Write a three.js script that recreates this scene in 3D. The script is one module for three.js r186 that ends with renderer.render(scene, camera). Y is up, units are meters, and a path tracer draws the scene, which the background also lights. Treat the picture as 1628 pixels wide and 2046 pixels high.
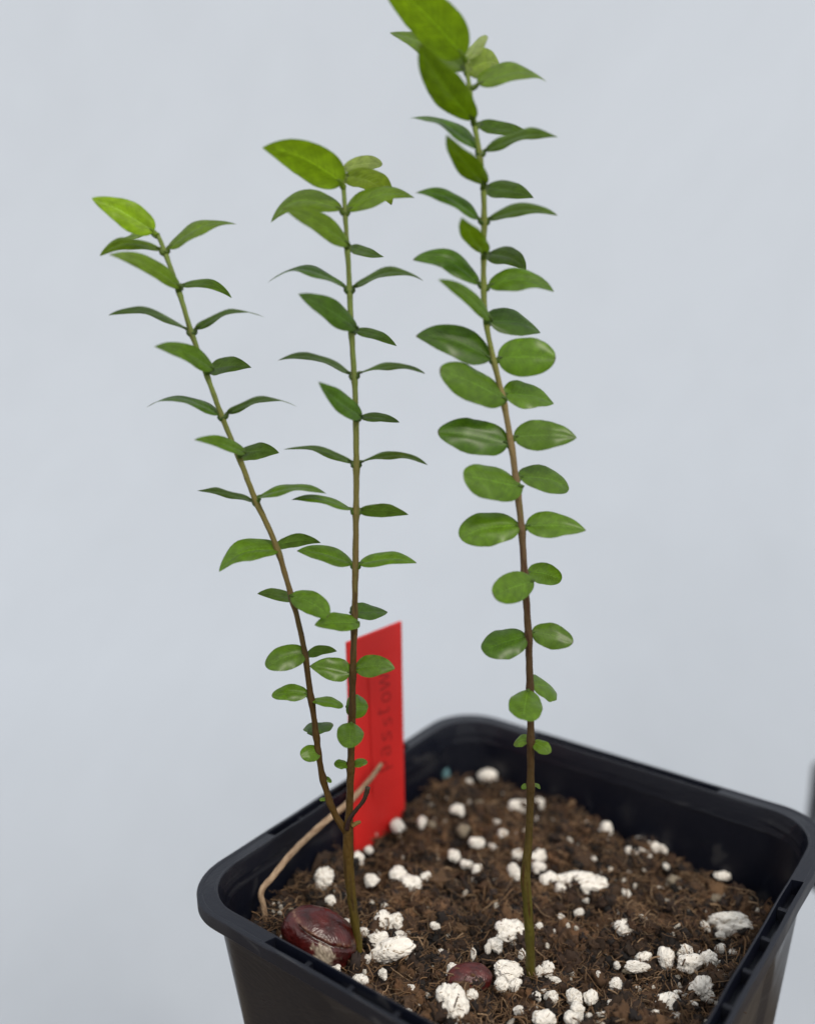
import * as THREE from 'three';
import { mergeGeometries, mergeVertices, toCreasedNormals } from 'three/addons/utils/BufferGeometryUtils.js';
import { ImprovedNoise } from 'three/addons/math/ImprovedNoise.js';

// ---------------------------------------------------------------- camera, sky, sun, exposure
const scene = new THREE.Scene();
const camera = new THREE.PerspectiveCamera(57.406, 814 / 1024, 0.01, 20);
camera.position.set(-0.01925, 0.19046, 0.15277);
camera.rotation.set(-0.2445, 0, -0.0272, 'XYZ');
camera.focus = 0.162;
camera.userData.fStop = 7.6;

const renderer = new THREE.WebGLRenderer();
renderer.toneMapping = THREE.LinearToneMapping;
renderer.toneMappingExposure = 1.1;
renderer.shadowMap.enabled = true;

// bright overcast sky
{
  const W = 128, Hh = 64, d = new Float32Array(W * Hh * 4);
  for (let y = 0; y < Hh; y++) {
    const el = ((y + 0.5) / Hh - 0.5) * Math.PI, s = Math.sin(el);
    const L = s > 0 ? 0.80 + 0.36 * s : 0.80 * Math.exp(s * 1.5);
    for (let x = 0; x < W; x++) d.set([L, L, L * 1.005, 1], (y * W + x) * 4);
  }
  const sky = new THREE.DataTexture(d, W, Hh, THREE.RGBAFormat, THREE.FloatType);
  sky.mapping = THREE.EquirectangularReflectionMapping;
  sky.magFilter = sky.minFilter = THREE.LinearFilter;
  sky.needsUpdate = true;
  scene.background = sky;
  scene.environment = sky;
}
const sun = new THREE.DirectionalLight(0xfff4e6, 1.5);
sun.position.set(0.5, 1.0, 0.7);
sun.castShadow = true;
sun.shadow.radius = 20;
sun.shadow.mapSize.set(2048, 2048);
Object.assign(sun.shadow.camera, { left: -0.25, right: 0.25, top: 0.25, bottom: -0.25, near: 0.1, far: 4 });
scene.add(sun, sun.target);

// ---------------------------------------------------------------- helpers
const MM = 0.001;
const V = (a) => new THREE.Vector3(a[0] * MM, a[1] * MM, a[2] * MM);
function rng(seed) { let a = seed >>> 0; return () => { a = (a + 0x6D2B79F5) | 0; let t = Math.imul(a ^ (a >>> 15), 1 | a); t = (t + Math.imul(t ^ (t >>> 7), 61 | t)) ^ t; return ((t ^ (t >>> 14)) >>> 0) / 4294967296; }; }
const perlin = new ImprovedNoise();
const noise = (x, y, z = 0.37) => perlin.noise(x, y, z);
const fbm = (x, y, z = 0.37, o = 4) => { let s = 0, a = 0.5; for (let i = 0; i < o; i++) { s += a * noise(x, y, z); x = x * 2.03 + 11.3; y = y * 2.03 + 5.1; z = z * 2.03 + 2.7; a *= 0.5; } return s; };
const clamp = (x, a = 0, b = 1) => Math.min(b, Math.max(a, x));
const sstep = (a, b, x) => { const t = clamp((x - a) / (b - a)); return t * t * (3 - 2 * t); };
const mixc = (a, b, t) => a.map((x, i) => x + (b[i] - x) * t);
function mesh(name, geo, mat, parent) {
  const m = new THREE.Mesh(geo, mat); m.name = name; m.castShadow = m.receiveShadow = true;
  (parent || scene).add(m); return m;
}
function thing(name, label, category, pos = [0, 0, 0], group) {
  const g = new THREE.Group(); g.name = name; g.position.set(...pos); scene.add(g);
  g.userData = { label, category }; if (group) g.userData.group = group; return g;
}
const num = (n, i) => (i ? n + '_' + String(i).padStart(3, '0') : n);
function geom(pos, idx, col, uv) {
  const g = new THREE.BufferGeometry();
  g.setAttribute('position', new THREE.Float32BufferAttribute(pos, 3));
  if (col) g.setAttribute('color', new THREE.Float32BufferAttribute(col, 3));
  g.setAttribute('uv', new THREE.Float32BufferAttribute(uv || new Array(pos.length / 3 * 2).fill(0), 2));
  g.setIndex(idx); g.computeVertexNormals(); return g;
}
function noiseTexture(size, fn, srgb) {   // fn(u, v) -> [r, g, b] 0..1, made to tile by the caller
  const d = new Uint8Array(size * size * 4);
  for (let y = 0; y < size; y++) for (let x = 0; x < size; x++) {
    const c = fn(x / size, y / size), k = (y * size + x) * 4;
    for (let i = 0; i < 3; i++) d[k + i] = clamp(c[i]) * 255; d[k + 3] = 255;
  }
  const t = new THREE.DataTexture(d, size, size); t.wrapS = t.wrapT = THREE.RepeatWrapping;
  t.magFilter = THREE.LinearFilter; t.minFilter = THREE.LinearMipmapLinearFilter; t.generateMipmaps = true;
  if (srgb) t.colorSpace = THREE.SRGBColorSpace; t.needsUpdate = true; return t;
}
const tileFbm = (u, v, f, o = 4, z = 0.3) => {   // noise that repeats every unit square
  const a = u * 2 * Math.PI, b = v * 2 * Math.PI, R = f / (2 * Math.PI);
  return fbm(Math.cos(a) * R + 7.3 + Math.cos(b) * R * 0.71, Math.sin(a) * R + 3.1 + Math.sin(b) * R * 0.71, z + Math.sin(b) * R * 0.7 + Math.cos(b) * R * 0.3, o);
};
// a tube with its own radius at each point; colour(t, angle) -> linear rgb
function tube(pts, radii, seg, sides, colour, wobble = 0, cap = true) {
  const curve = new THREE.CatmullRomCurve3(pts, false, 'centripetal');
  const fr = curve.computeFrenetFrames(seg, false), pos = [], col = [], uv = [], idx = [];
  const len = curve.getLength();
  for (let i = 0; i <= seg; i++) {
    const t = i / seg, p = curve.getPointAt(t), r = typeof radii === 'function' ? radii(t, p) : lerpList(radii, curve.getUtoTmapping(t) );
    for (let j = 0; j <= sides; j++) {
      const a = j / sides * Math.PI * 2, rr = r * (1 + wobble * noise(Math.cos(a) * 1.3 + i * 0.21, Math.sin(a) * 1.3 + 4, t * 30));
      const q = p.clone().addScaledVector(fr.normals[i], Math.cos(a) * rr).addScaledVector(fr.binormals[i], Math.sin(a) * rr);
      pos.push(q.x, q.y, q.z); col.push(...colour(t, a, p)); uv.push(j / sides, t * len * 100);
    }
  }
  for (let i = 0; i < seg; i++) for (let j = 0; j < sides; j++) { const a = i * (sides + 1) + j, b = a + sides + 1; idx.push(a, a + 1, b, a + 1, b + 1, b); }
  if (cap) for (const [i, sgn] of [[0, -1], [seg, 1]]) {
    const t = i / seg, p = curve.getPointAt(t).addScaledVector(fr.tangents[i], sgn * 0.0001), c = pos.length / 3;
    pos.push(p.x, p.y, p.z); col.push(...colour(t, 0, p)); uv.push(0.5, t * len * 100);
    for (let j = 0; j < sides; j++) { const a = i * (sides + 1) + j; if (sgn > 0) idx.push(a, a + 1, c); else idx.push(a + 1, a, c); }
  }
  return geom(pos, idx, col, uv);
}
const lerpList = (l, t) => { const x = clamp(t) * (l.length - 1), i = Math.min(l.length - 2, Math.floor(x)); return l[i] + (l[i + 1] - l[i]) * (x - i); };

// ---------------------------------------------------------------- measured positions, in millimetres
// stems: x, y, z, radius; leaves: node, blade base, tip, half width, arch, up side, outline, tone
const TALL_STEM = [
  [0.08,70.08,13.9,0.833],
  [-0.03,78.12,13.1,0.827],
  [-0.41,85.59,12.35,0.822],
  [-0.71,90.03,11.91,0.862],
  [-0.61,91.59,11.75,0.774],
  [-0.15,95.68,11.34,0.686],
  [0.26,103.8,10.53,0.638],
  [0.43,114.45,9.47,0.632],
  [0.35,124.9,8.42,0.584],
  [0.16,133.03,7.61,0.58],
  [-0.34,141.89,6.72,0.575],
  [-0.75,150.18,5.89,0.53],
  [-1.42,156.74,5.24,0.526],
  [-2.31,164.02,4.51,0.483],
  [-3.51,171.21,3.79,0.439],
  [-5.02,177.92,3.12,0.436],
  [-6.12,183.76,2.53,0.394],
  [-6.36,188.75,2.04,0.432],
  [-6.28,194.06,1.5,0.39],
  [-6.13,198.94,1.02,0.427],
  [-6.2,204.15,0.5,0.387],
  [-6.88,210.05,-0.09,0.384],
  [-7.44,213.34,-0.42,0.345],
  [-8.11,218.78,-0.97,0.305],
  [-8.58,222.51,-1.34,0.228]
];
const TALL_LEAVES = [
  [[-8.55,222.3,-1.32],[-8.93,222.79,-0.62],[-21.64,233.27,1.91],[2.23,2.17,2.24],[0.48,0.55,0.15],[0.28,0.53,-0.8],"e","y","l"],
  [[-8.3,220.29,-1.12],[-8.55,221.09,-1.94],[-20.19,229.71,-12.34],[1.66,1.45,-0.65],[0.29,0.54,0.13],[-0.23,0.61,0.76],"e","m2","u"],
  [[-7.39,213.05,-0.4],[-7.57,213.59,0.29],[-15.35,223.26,7.15],[2.35,0.56,1.88],[-0.6,-0.41,-0.11],[0.33,0.71,-0.62],"e","m2","u"],
  [[-8.48,221.72,-1.26],[-8.22,222.52,-2.09],[-6.23,227.43,-8.47],[1.98,0.83,1.26],[-0,0,0],[-0.56,0.73,0.39],"o","p","l"],
  [[-8.3,220.29,-1.12],[-8.1,221.08,-1.94],[-2.04,223.75,-10.85],[0.34,-2.06,-0.38],[-0.1,0.61,0.11],[0.82,0.03,0.57],"o","p2","l"],
  [[-8.05,218.27,-0.92],[-6.74,218.89,-0.98],[4.35,220.03,-4.36],[0.63,-1.65,1.52],[-0.07,1.36,0.25],[0.14,0.7,0.7],"e","m2","u"],
  [[-7.32,212.61,-0.35],[-6.69,213.36,-1.16],[3.03,213.44,-11.49],[-0.68,-0.85,-0.65],[-0.05,-0.31,-0.05],[-0.49,0.74,-0.46],"a","m","l"],
  [[-6.7,208.51,0.06],[-5.97,209.15,-0],[5.33,211.46,-0.58],[0.03,-0.74,-2.31],[-0.18,0.9,0.09],[-0.21,0.93,-0.3],"a","m","l"],
  [[-6.72,208.65,0.04],[-6.89,209.32,-0.02],[-17.09,215.3,-3.58],[1.18,0.71,-2.19],[0.5,0.95,0.16],[0.33,0.83,0.45],"a","d","u"],
  [[-6.2,203.63,0.55],[-5.88,204.22,1.22],[-12.06,210.92,8.82],[1.66,0.32,1.07],[-0.36,-0.27,-0.06],[0.2,0.81,-0.55],"a","m2","u"],
  [[-6.19,203.33,0.58],[-5.75,204.05,-0.23],[2.63,203.26,-9.3],[-1.06,-1.25,-0.87],[0.03,0.16,0.02],[-0.46,0.74,-0.49],"a","d","l"],
  [[-6.14,198.42,1.07],[-5.5,199.07,1],[5.24,199.84,0.81],[0.02,-0.83,-2.11],[-0.07,0.93,0.05],[-0.07,0.93,-0.37],"a","m","l"],
  [[-6.14,198.42,1.07],[-6.9,199.11,1],[-16.51,203.72,0.88],[0.56,1.12,-1.86],[0.47,0.97,0.09],[0.35,0.75,0.56],"a","d","u"],
  [[-6.29,193.23,1.59],[-6.03,193.88,2.25],[-10.05,199.35,10.16],[1.65,0.04,0.81],[-0.32,-0.19,-0.03],[0.21,0.85,-0.48],"a","m2","u"],
  [[-6.29,193.3,1.58],[-5.59,193.98,0.79],[1.34,191.78,-7.94],[-1.45,-1.21,-0.85],[0.24,0.6,0.04],[-0.37,0.79,-0.49],"a","d","l"],
  [[-6.36,188.75,2.04],[-7.06,189.45,1.96],[-17.17,193.63,2.98],[0.49,1.62,-1.8],[0.6,1.44,0.04],[0.34,0.65,0.68],"e","d","u"],
  [[-6.35,188.44,2.07],[-5.57,189.11,2],[4.52,188.24,3.25],[-0.36,-1.69,1.73],[0.11,1.25,-0],[-0.02,0.72,0.7],"e","m","u"],
  [[-6.02,183.22,2.59],[-5.32,183.92,3.23],[-13.33,190.3,9.89],[0.4,1.17,-0.64],[0.39,0.47,0.02],[0.7,0.14,0.7],"e","m","u"],
  [[-5.98,182.98,2.61],[-5.58,183.64,1.83],[3.6,181.66,-2.83],[0.51,-2.11,1.9],[0.13,0.63,-0.02],[0.45,0.66,0.61],"e","d","u"],
  [[-4.84,177.13,3.2],[-5.42,177.85,3.12],[-17.08,181.97,4.16],[0.66,2.34,-1.92],[0.31,0.89,-0.05],[0.27,0.56,0.78],"e","d","u"],
  [[-4.86,177.21,3.19],[-4.3,177.9,3.12],[4.73,177.66,4.21],[-0.19,-2.93,0.98],[0.01,0.32,-0.03],[-0.11,0.32,0.94],"o","m","u"],
  [[-3.42,170.65,3.84],[-3.11,171.44,4.47],[-13.42,177.04,8.23],[0.59,2.54,-2.17],[0.07,0.14,-0.01],[0.52,0.48,0.71],"o","m","u"],
  [[-3.58,171.53,3.76],[-3.35,172.15,2.99],[5.52,170.16,-0.64],[0.26,-2.03,1.75],[0.09,0.48,-0.05],[0.41,0.63,0.66],"e","m","u"],
  [[-2.27,163.7,4.54],[-2.79,164.43,4.47],[-13.98,166.99,5.89],[0.38,2.62,-1.76],[0.06,0.31,-0.05],[0.22,0.52,0.82],"o","d","u"],
  [[-2.43,164.74,4.44],[-1.9,165.45,4.37],[8.04,165.35,5.42],[-0.17,-2.21,1.36],[0.01,0.32,-0.05],[-0.08,0.53,0.84],"e","m","u"],
  [[-1.41,156.66,5.24],[-0.61,157.52,5.86],[-10.13,160.89,10.17],[-0.21,2.44,-2.36],[-0.04,-0.15,0.03],[0.49,0.63,0.6],"o","m","u"],
  [[-1.61,158.28,5.08],[-0.99,158.85,4.33],[8.02,156.1,0.89],[0.26,-1.89,2.2],[0.15,0.63,-0.12],[0.43,0.71,0.56],"o","m","u"],
  [[-0.76,150.27,5.88],[-1.07,151.02,5.81],[-10.84,150.07,8.11],[-0.69,2.11,-2.06],[-0.1,0.61,-0.18],[0.09,0.71,0.7],"o","m","u"],
  [[-0.76,150.27,5.88],[-0.09,150.99,5.81],[9.55,150.52,6.96],[-0.3,-1.68,1.86],[0.02,0.31,-0.08],[-0.04,0.75,0.66],"e","m","u"],
  [[-0.37,142.56,6.65],[0.17,143.08,5.91],[6.36,139.36,-0.37],[-0.54,-1.71,0.48],[0.15,0.47,-0.13],[-0.71,0.02,-0.71],"o","m","u"],
  [[-0.3,141.13,6.8],[1.05,142.07,7.39],[-5.95,142.32,14.54],[-0.78,2.2,-0.84],[-0.05,0.14,-0.05],[0.64,0.46,0.61],"o","m","u"],
  [[0.19,131.84,7.73],[-0.09,132.61,7.65],[-7.59,131.33,10.03],[-1.05,1.58,-2.46],[-0.05,0.14,-0.06],[0.02,0.85,0.53],"o","d","u"],
  [[0.17,132.52,7.66],[0.75,133.27,7.58],[7.39,131.78,8.98],[-0.66,-1.69,1.35],[0.09,0.3,-0.11],[-0.02,0.63,0.78],"o","m","u"],
  [[0.36,123.43,8.57],[0.76,123.9,7.84],[5.96,120.48,3.54],[0.9,-1.46,2.25],[0.14,0.45,-0.19],[0.65,0.73,0.21],"o","m","u"],
  [[0.36,122.56,8.65],[-0,123.65,9.22],[-1.84,122.67,17.2],[-2.71,0.44,-0.57],[-0,0,-0],[0.13,0.98,0.15],"o","m","u"],
  [[0.43,114.27,9.48],[0.18,114.63,9.45],[-2.41,112.99,7.79],[0.28,0.6,-1.02],[-0.08,0.29,-0.16],[-0.63,0.73,0.26],"o","l","u"],
  [[0.42,114.01,9.51],[0.85,114.35,9.48],[3.29,113.38,11.78],[-0.93,-0.52,0.76],[0.1,0.12,-0.05],[-0.1,0.87,0.47],"o","l","u"],
  [[0.3,106.3,10.28],[-0.23,106.67,10.24],[-1.18,106.04,10.4],[-0.24,0.28,-0.3],[-0.05,0.06,-0.04],[-0.27,0.6,0.76],"o","l","u"],
  [[0.3,106.39,10.27],[0.88,106.73,10.24],[1.96,105.96,10.43],[-0.17,-0.13,0.42],[0.1,0.12,-0.06],[0.47,0.77,0.43],"o","l","u"]
];
const MIDDLE_STEM = [
  [-29.88,72.85,10.51,0.713],
  [-30.3,78.61,9.94,0.754],
  [-30.95,85.27,9.27,0.837],
  [-31.24,91.85,8.61,0.92],
  [-31.06,96.95,8.1,0.916],
  [-30.74,101.08,7.69,0.652],
  [-30.37,106.55,7.14,0.649],
  [-29.72,117.32,6.07,0.6],
  [-29.24,126.14,5.18,0.552],
  [-28.47,138.26,3.97,0.504],
  [-27.86,150.95,2.7,0.498],
  [-27.43,160.89,1.71,0.494],
  [-27.22,171.46,0.65,0.448],
  [-27.47,182.62,-0.46,0.443],
  [-27.59,192.77,-1.48,0.399],
  [-27.76,198.92,-2.09,0.357],
  [-27.88,204.25,-2.63,0.316],
  [-27.96,206.51,-2.85,0.236]
];
const MIDDLE_LEAVES = [
  [[-27.9,204.62,-2.66],[-28.04,205.24,-1.99],[-39.71,210.49,1.85],[1.47,2.48,1.07],[0.39,0.83,0.06],[-0.1,0.44,-0.89],"e","y","l"],
  [[-27.95,206.74,-2.88],[-27.89,207.49,-3.68],[-21.42,209.04,-12.32],[0.11,-1.21,-0.14],[-0.04,0.48,0.05],[0.8,0,0.6],"o","p","l"],
  [[-27.94,205.83,-2.78],[-27.76,206.58,-3.59],[-20.69,203.04,-13.02],[-1.88,-1.1,-1],[0.67,1.12,0.08],[-0.23,0.84,-0.49],"e","p2","l"],
  [[-27.8,200.68,-2.27],[-28.39,201.38,-2.34],[-40.02,200.27,-4.12],[0.1,1.75,-1.75],[-0.24,2.21,0.17],[-0.17,0.7,0.69],"e","m2","u"],
  [[-27.8,200.53,-2.25],[-27.44,201.2,-2.32],[-16.76,203.31,-3.88],[0.52,-1.48,1.54],[-0.23,1.25,0.1],[-0.04,0.71,0.7],"e","m2","u"],
  [[-27.66,195.32,-1.73],[-27.35,195.98,-1.07],[-36.27,201.38,5.82],[0.31,1.71,-0.94],[0.32,0.53,0],[0.68,0.25,0.69],"e","m2","u"],
  [[-27.65,195.01,-1.7],[-27.2,195.71,-2.5],[-22.4,194.6,-12.53],[-0.72,-0.66,-0.27],[-0.09,-0.32,-0.01],[-0.56,0.75,-0.35],"e","m","l"],
  [[-27.54,188.58,-1.06],[-28.12,189.3,-1.13],[-40.79,191.03,-2.59],[0.38,0.6,-2.61],[0.29,2.07,-0.03],[0.1,0.97,0.24],"a","d","u"],
  [[-27.54,188.58,-1.06],[-26.99,189.27,-1.13],[-15.74,190.6,-1.46],[0.01,-0.69,-2.28],[-0.19,1.59,-0],[-0.12,0.95,-0.29],"a","d","l"],
  [[-27.47,182.3,-0.43],[-26.46,183.02,0.21],[-34.5,188.8,7.02],[0.33,1.75,-1.1],[0.08,0.13,-0.01],[0.73,0.26,0.64],"a","d","u"],
  [[-27.46,182.07,-0.41],[-26.86,182.72,-1.19],[-20.61,179.69,-10.74],[-0.82,-0.7,-0.32],[0.12,0.31,-0.02],[-0.43,0.74,-0.52],"e","d","l"],
  [[-27.3,174.91,0.31],[-27.72,175.64,0.23],[-39.41,178.71,-0.53],[0.08,0.88,2.38],[0.34,1.25,-0.14],[0.26,0.9,-0.34],"a","d","l"],
  [[-27.3,175.07,0.29],[-26.66,175.77,0.22],[-15.7,175.96,0.18],[0,-0.7,-2.19],[-0.02,0.97,-0.09],[-0.02,0.95,-0.3],"a","d","l"],
  [[-27.28,168.15,0.98],[-26.14,168.95,1.61],[-31.85,175.58,9.23],[0.42,1.49,-0.98],[-0.32,-0.35,0.06],[0.84,0.11,0.53],"a","d","u"],
  [[-27.28,168.15,0.98],[-26.53,168.76,0.22],[-20.56,166.49,-9.53],[-0.61,-0.81,-0.19],[0.02,0.17,-0.02],[-0.62,0.59,-0.52],"e","d","l"],
  [[-27.44,160.64,1.73],[-28.07,161.4,1.66],[-39.17,164.33,0.93],[0.14,1.07,2.16],[0.22,0.78,-0.16],[0.26,0.86,-0.44],"a","d","l"],
  [[-27.44,160.64,1.73],[-26.92,161.37,1.66],[-15.73,161.23,1.7],[-0.01,-0.96,-2.14],[0.01,1.13,-0.22],[0.01,0.91,-0.41],"a","d","l"],
  [[-27.77,152.87,2.51],[-28.34,153.63,2.44],[-38.18,156.13,2.84],[-0.03,0.24,-2.12],[0.19,0.78,-0.2],[0.25,0.96,0.11],"a","m","u"],
  [[-27.77,152.87,2.51],[-27.18,153.6,2.44],[-19.16,152.18,-0.3],[-0.64,-1.44,-1.13],[0.01,0.16,-0.04],[-0.14,0.65,-0.75],"a","m","l"],
  [[-28.2,143.79,3.42],[-28.67,144.57,3.34],[-37.67,147.44,3.66],[0.21,0.86,-1.94],[0.14,0.46,-0.15],[0.29,0.86,0.41],"e","m","u"],
  [[-28.2,143.79,3.42],[-27.5,144.54,3.34],[-17.97,145.06,4.24],[-0.14,-0.64,1.9],[-0.02,0.64,-0.19],[-0.08,0.95,0.31],"e","m","u"],
  [[-28.64,135.6,4.24],[-29.34,136.15,3.5],[-22.96,134.08,-2.17],[0.74,-1.19,1.27],[0,0,-0],[0.56,0.74,0.36],"e","d","u"],
  [[-28.76,133.7,4.43],[-27.81,134.7,5.01],[-34.51,136.86,10.66],[-0.73,1.18,-1.31],[0,0.15,-0.06],[0.55,0.75,0.37],"e","m","u"],
  [[-29.3,125,5.3],[-29.67,125.8,5.22],[-36.42,127.54,5.82],[0.32,1.66,-1.2],[0.03,0.15,-0.07],[0.21,0.54,0.81],"e","m","u"],
  [[-29.26,125.7,5.23],[-28.8,126.48,5.15],[-22.16,126.79,6.1],[-0.11,-1.48,1.26],[0.01,0.47,-0.2],[-0.14,0.65,0.75],"e","m","u"],
  [[-29.63,119.01,5.9],[-30.62,119.52,5.17],[-26.86,116.84,-0.34],[-0.01,-1.89,0.91],[0,0,-0],[0.85,0.22,0.47],"o","m","u"],
  [[-29.79,116.16,6.18],[-29.77,117.29,6.74],[-29.66,116.87,14.06],[-2.32,0.23,0.05],[-0,0,0],[0.1,0.99,0.06],"o","m","u"],
  [[-30.22,108.99,6.9],[-30.52,109.36,6.86],[-32.85,109.92,7.75],[-0.21,0.43,-0.83],[0.01,0.23,-0.13],[0.35,0.87,0.36],"o","m","u"],
  [[-30.22,108.99,6.9],[-29.83,109.34,6.86],[-27.32,109.77,6.76],[0.1,-0.4,0.8],[-0.04,0.22,-0.12],[-0.13,0.88,0.45],"o","m","u"]
];
const SIDE_STEM = [
  [-31.08,96.3,8.17,0.567],
  [-32.22,98.55,7.94,0.61],
  [-33.04,100.04,7.79,0.566],
  [-34.36,103.93,7.41,0.564],
  [-35.44,109.41,6.86,0.518],
  [-36.14,117.5,6.05,0.514],
  [-36.74,123.72,5.43,0.511],
  [-37.19,128.99,4.9,0.466],
  [-37.98,134.22,4.38,0.464],
  [-39.1,139.41,3.86,0.462],
  [-41,147.11,3.09,0.458],
  [-42.83,152.19,2.58,0.456],
  [-44.24,155.56,2.24,0.455],
  [-46.45,162.23,1.58,0.452],
  [-48.94,169.22,0.88,0.408],
  [-51.21,176.51,0.15,0.405],
  [-53.17,182.91,-0.49,0.403],
  [-54.85,189.61,-1.16,0.4],
  [-56.5,195.08,-1.71,0.358],
  [-57.44,197.79,-1.98,0.278],
  [-58.08,198.88,-2.09,0.198]
];
const SIDE_LEAVES = [
  [[-57.62,198.1,-2.01],[-58.16,198.8,-2.08],[-66.87,204.09,-0.31],[0.94,1.91,-1.06],[0.16,0.27,-0.03],[0.37,0.31,0.88],"e","y","u"],
  [[-57.57,198.02,-2],[-58.83,198.78,-2.81],[-64.47,198.29,-7.84],[-1.13,0.01,1.27],[0.03,-0.16,-0.02],[-0.04,1,-0.05],"e","m2","l"],
  [[-56.58,195.31,-1.73],[-57.23,196.02,-1.8],[-66.95,195.73,-1.73],[-0.01,0.88,1.84],[-0.04,1.27,0.05],[-0.03,0.9,-0.43],"e","m2","l"],
  [[-56.63,195.46,-1.75],[-56.11,196.14,-1.82],[-45.44,200.09,-3.83],[0.77,-1.14,1.85],[-0.42,1.2,0.14],[-0.19,0.8,0.57],"a","m2","u"],
  [[-54.79,189.38,-1.14],[-54.26,190.07,-0.49],[-62.78,195.41,6.42],[0.12,1.41,-0.95],[0.43,0.82,-0.1],[0.71,0.35,0.61],"a","m2","u"],
  [[-54.87,189.69,-1.17],[-54.57,190.38,-1.96],[-48.65,188.49,-11.8],[-0.67,-0.71,-0.26],[0.26,1.13,-0.06],[-0.55,0.69,-0.47],"e","m","l"],
  [[-53.08,182.59,-0.46],[-53.63,183.32,-0.53],[-66.27,186.62,-1.36],[0.06,0.89,2.6],[0.37,1.39,-0.15],[0.26,0.91,-0.32],"a","d","l"],
  [[-53.13,182.75,-0.48],[-52.5,183.44,-0.55],[-41.48,185.58,-1.08],[-0.01,-0.5,-2.3],[-0.28,1.42,-0.01],[-0.2,0.96,-0.21],"a","d","l"],
  [[-51.16,176.35,0.16],[-49.74,177.1,0.8],[-56.8,181.59,7.92],[-0.06,1.51,-1.02],[0.32,0.71,-0.13],[0.77,0.38,0.52],"a","m","u"],
  [[-51.16,176.35,0.16],[-50.84,176.99,-0.61],[-45.8,176.6,-9.79],[-0.83,-1.59,-0.39],[-0.02,0.33,-0.03],[-0.75,0.5,-0.43],"a","d","l"],
  [[-48.85,168.97,0.9],[-49.4,169.71,0.83],[-61.26,171.77,0.31],[0.15,0.21,-2.52],[0.31,1.74,-0.3],[0.17,0.98,0.09],"a","d","u"],
  [[-48.94,169.22,0.88],[-48.17,169.92,0.81],[-36.71,171.13,0.51],[0.02,-0.8,-2.29],[-0.16,1.45,-0.17],[-0.11,0.94,-0.33],"a","d","l"],
  [[-46.63,162.72,1.53],[-45.28,163.55,2.15],[-51.6,167.34,9.45],[-0.21,1.02,-0.71],[0.15,0.44,-0.1],[0.77,0.46,0.43],"e","m","u"],
  [[-46.6,162.64,1.53],[-47.01,163.26,0.77],[-41.64,161.83,-8.15],[-0.83,-1.53,-0.26],[-0.01,0.33,-0.06],[-0.72,0.48,-0.51],"a","d","l"],
  [[-43.92,154.81,2.32],[-44.57,155.57,2.24],[-54.14,157.4,-0.28],[-0.22,1.2,1.72],[0.04,0.16,-0.04],[0.29,0.8,-0.52],"a","d","l"],
  [[-44.17,155.4,2.26],[-43.8,156.13,2.19],[-32.44,157.31,3.95],[-0.33,-0.35,2.38],[-0.07,0.96,-0.21],[-0.12,0.98,0.13],"e","m","u"],
  [[-40.85,146.51,3.15],[-40.74,147.27,3.07],[-50.3,145.19,6.68],[-1.04,1.22,-2.06],[-0.43,1.38,-0.34],[0,0.86,0.51],"e","m","u"],
  [[-41.03,147.19,3.08],[-41.48,147.77,2.33],[-34.67,146.6,-3.56],[-0.47,-1.35,-0.28],[-0.03,0.49,-0.13],[-0.58,0.35,-0.74],"a","d","l"],
  [[-38.82,138.11,3.99],[-38.7,138.65,3.25],[-45.54,137.86,-2.74],[-0.25,1.23,0.13],[0.03,0.16,-0.06],[0.63,0.21,-0.75],"e","d","l"],
  [[-38.93,138.63,3.94],[-39.17,139.64,4.52],[-32.63,138.32,11.04],[-0.94,-1.5,0.64],[0.33,0.52,-0.22],[-0.51,0.59,0.63],"o","m","u"],
  [[-37.17,128.73,4.93],[-37,129.51,4.85],[-43.29,128.58,8.17],[-1.03,1.63,-1.49],[-0.15,0.45,-0.17],[0.23,0.73,0.64],"o","m","u"],
  [[-37.15,128.55,4.94],[-37.09,129.06,4.21],[-32.62,127.21,-1.51],[-0.44,-1.08,0],[-0.02,0.24,-0.1],[-0.71,0.29,-0.65],"e","d","l"],
  [[-36.52,121.51,5.65],[-37.14,122.32,5.57],[-43.04,122.66,6.51],[-0.15,0.98,-1.31],[-0.01,0.31,-0.14],[0.14,0.8,0.58],"o","m","u"],
  [[-36.46,120.88,5.71],[-36.33,121.23,5.67],[-31.09,120.91,7.82],[-0.54,-0.18,1.3],[0.08,0.29,-0.15],[0.01,0.99,0.14],"o","m","u"],
  [[-35.89,114.64,6.33],[-37.51,115.16,5.61],[-33.75,114.69,0.57],[1.63,-0.13,1.23],[-0.07,0.15,-0.07],[0.09,1,-0.02],"o","d","u"],
  [[-35.64,111.76,6.62],[-35.25,112.11,6.59],[-38.39,112.26,8.61],[-0.52,1.09,-0.89],[-0.04,0.15,-0.07],[0.42,0.69,0.6],"o","m","u"],
  [[-34.96,106.95,7.1],[-34.75,107.31,7.07],[-33.56,106.44,7.28],[-0.2,-0.16,0.45],[0.05,0.06,-0.04],[0.46,0.75,0.48],"o","l","u"],
  [[-34.02,102.91,7.51],[-34.65,103.3,7.47],[-35.86,103.25,7.48],[-0.01,0.11,-0.41],[-0,0.07,-0.04],[-0.04,0.97,0.25],"o","l","u"]
];
const STUB = [
  [-31.21,98.28,9.1,0.409],
  [-30.8,99.92,8.94,0.364],
  [-29.44,101.89,8.75,0.364],
  [-28.18,103.49,8.59,0.364],
  [-27.52,105.1,8.43,0.409],
  [-27.32,105.91,8.35,0.455]
];
const BUD = [
  [-30.37,98.59,8.41,0.409],
  [-29.57,99.03,8.37,0.364],
  [-28.86,99.29,8.34,0.273]
];
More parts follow.
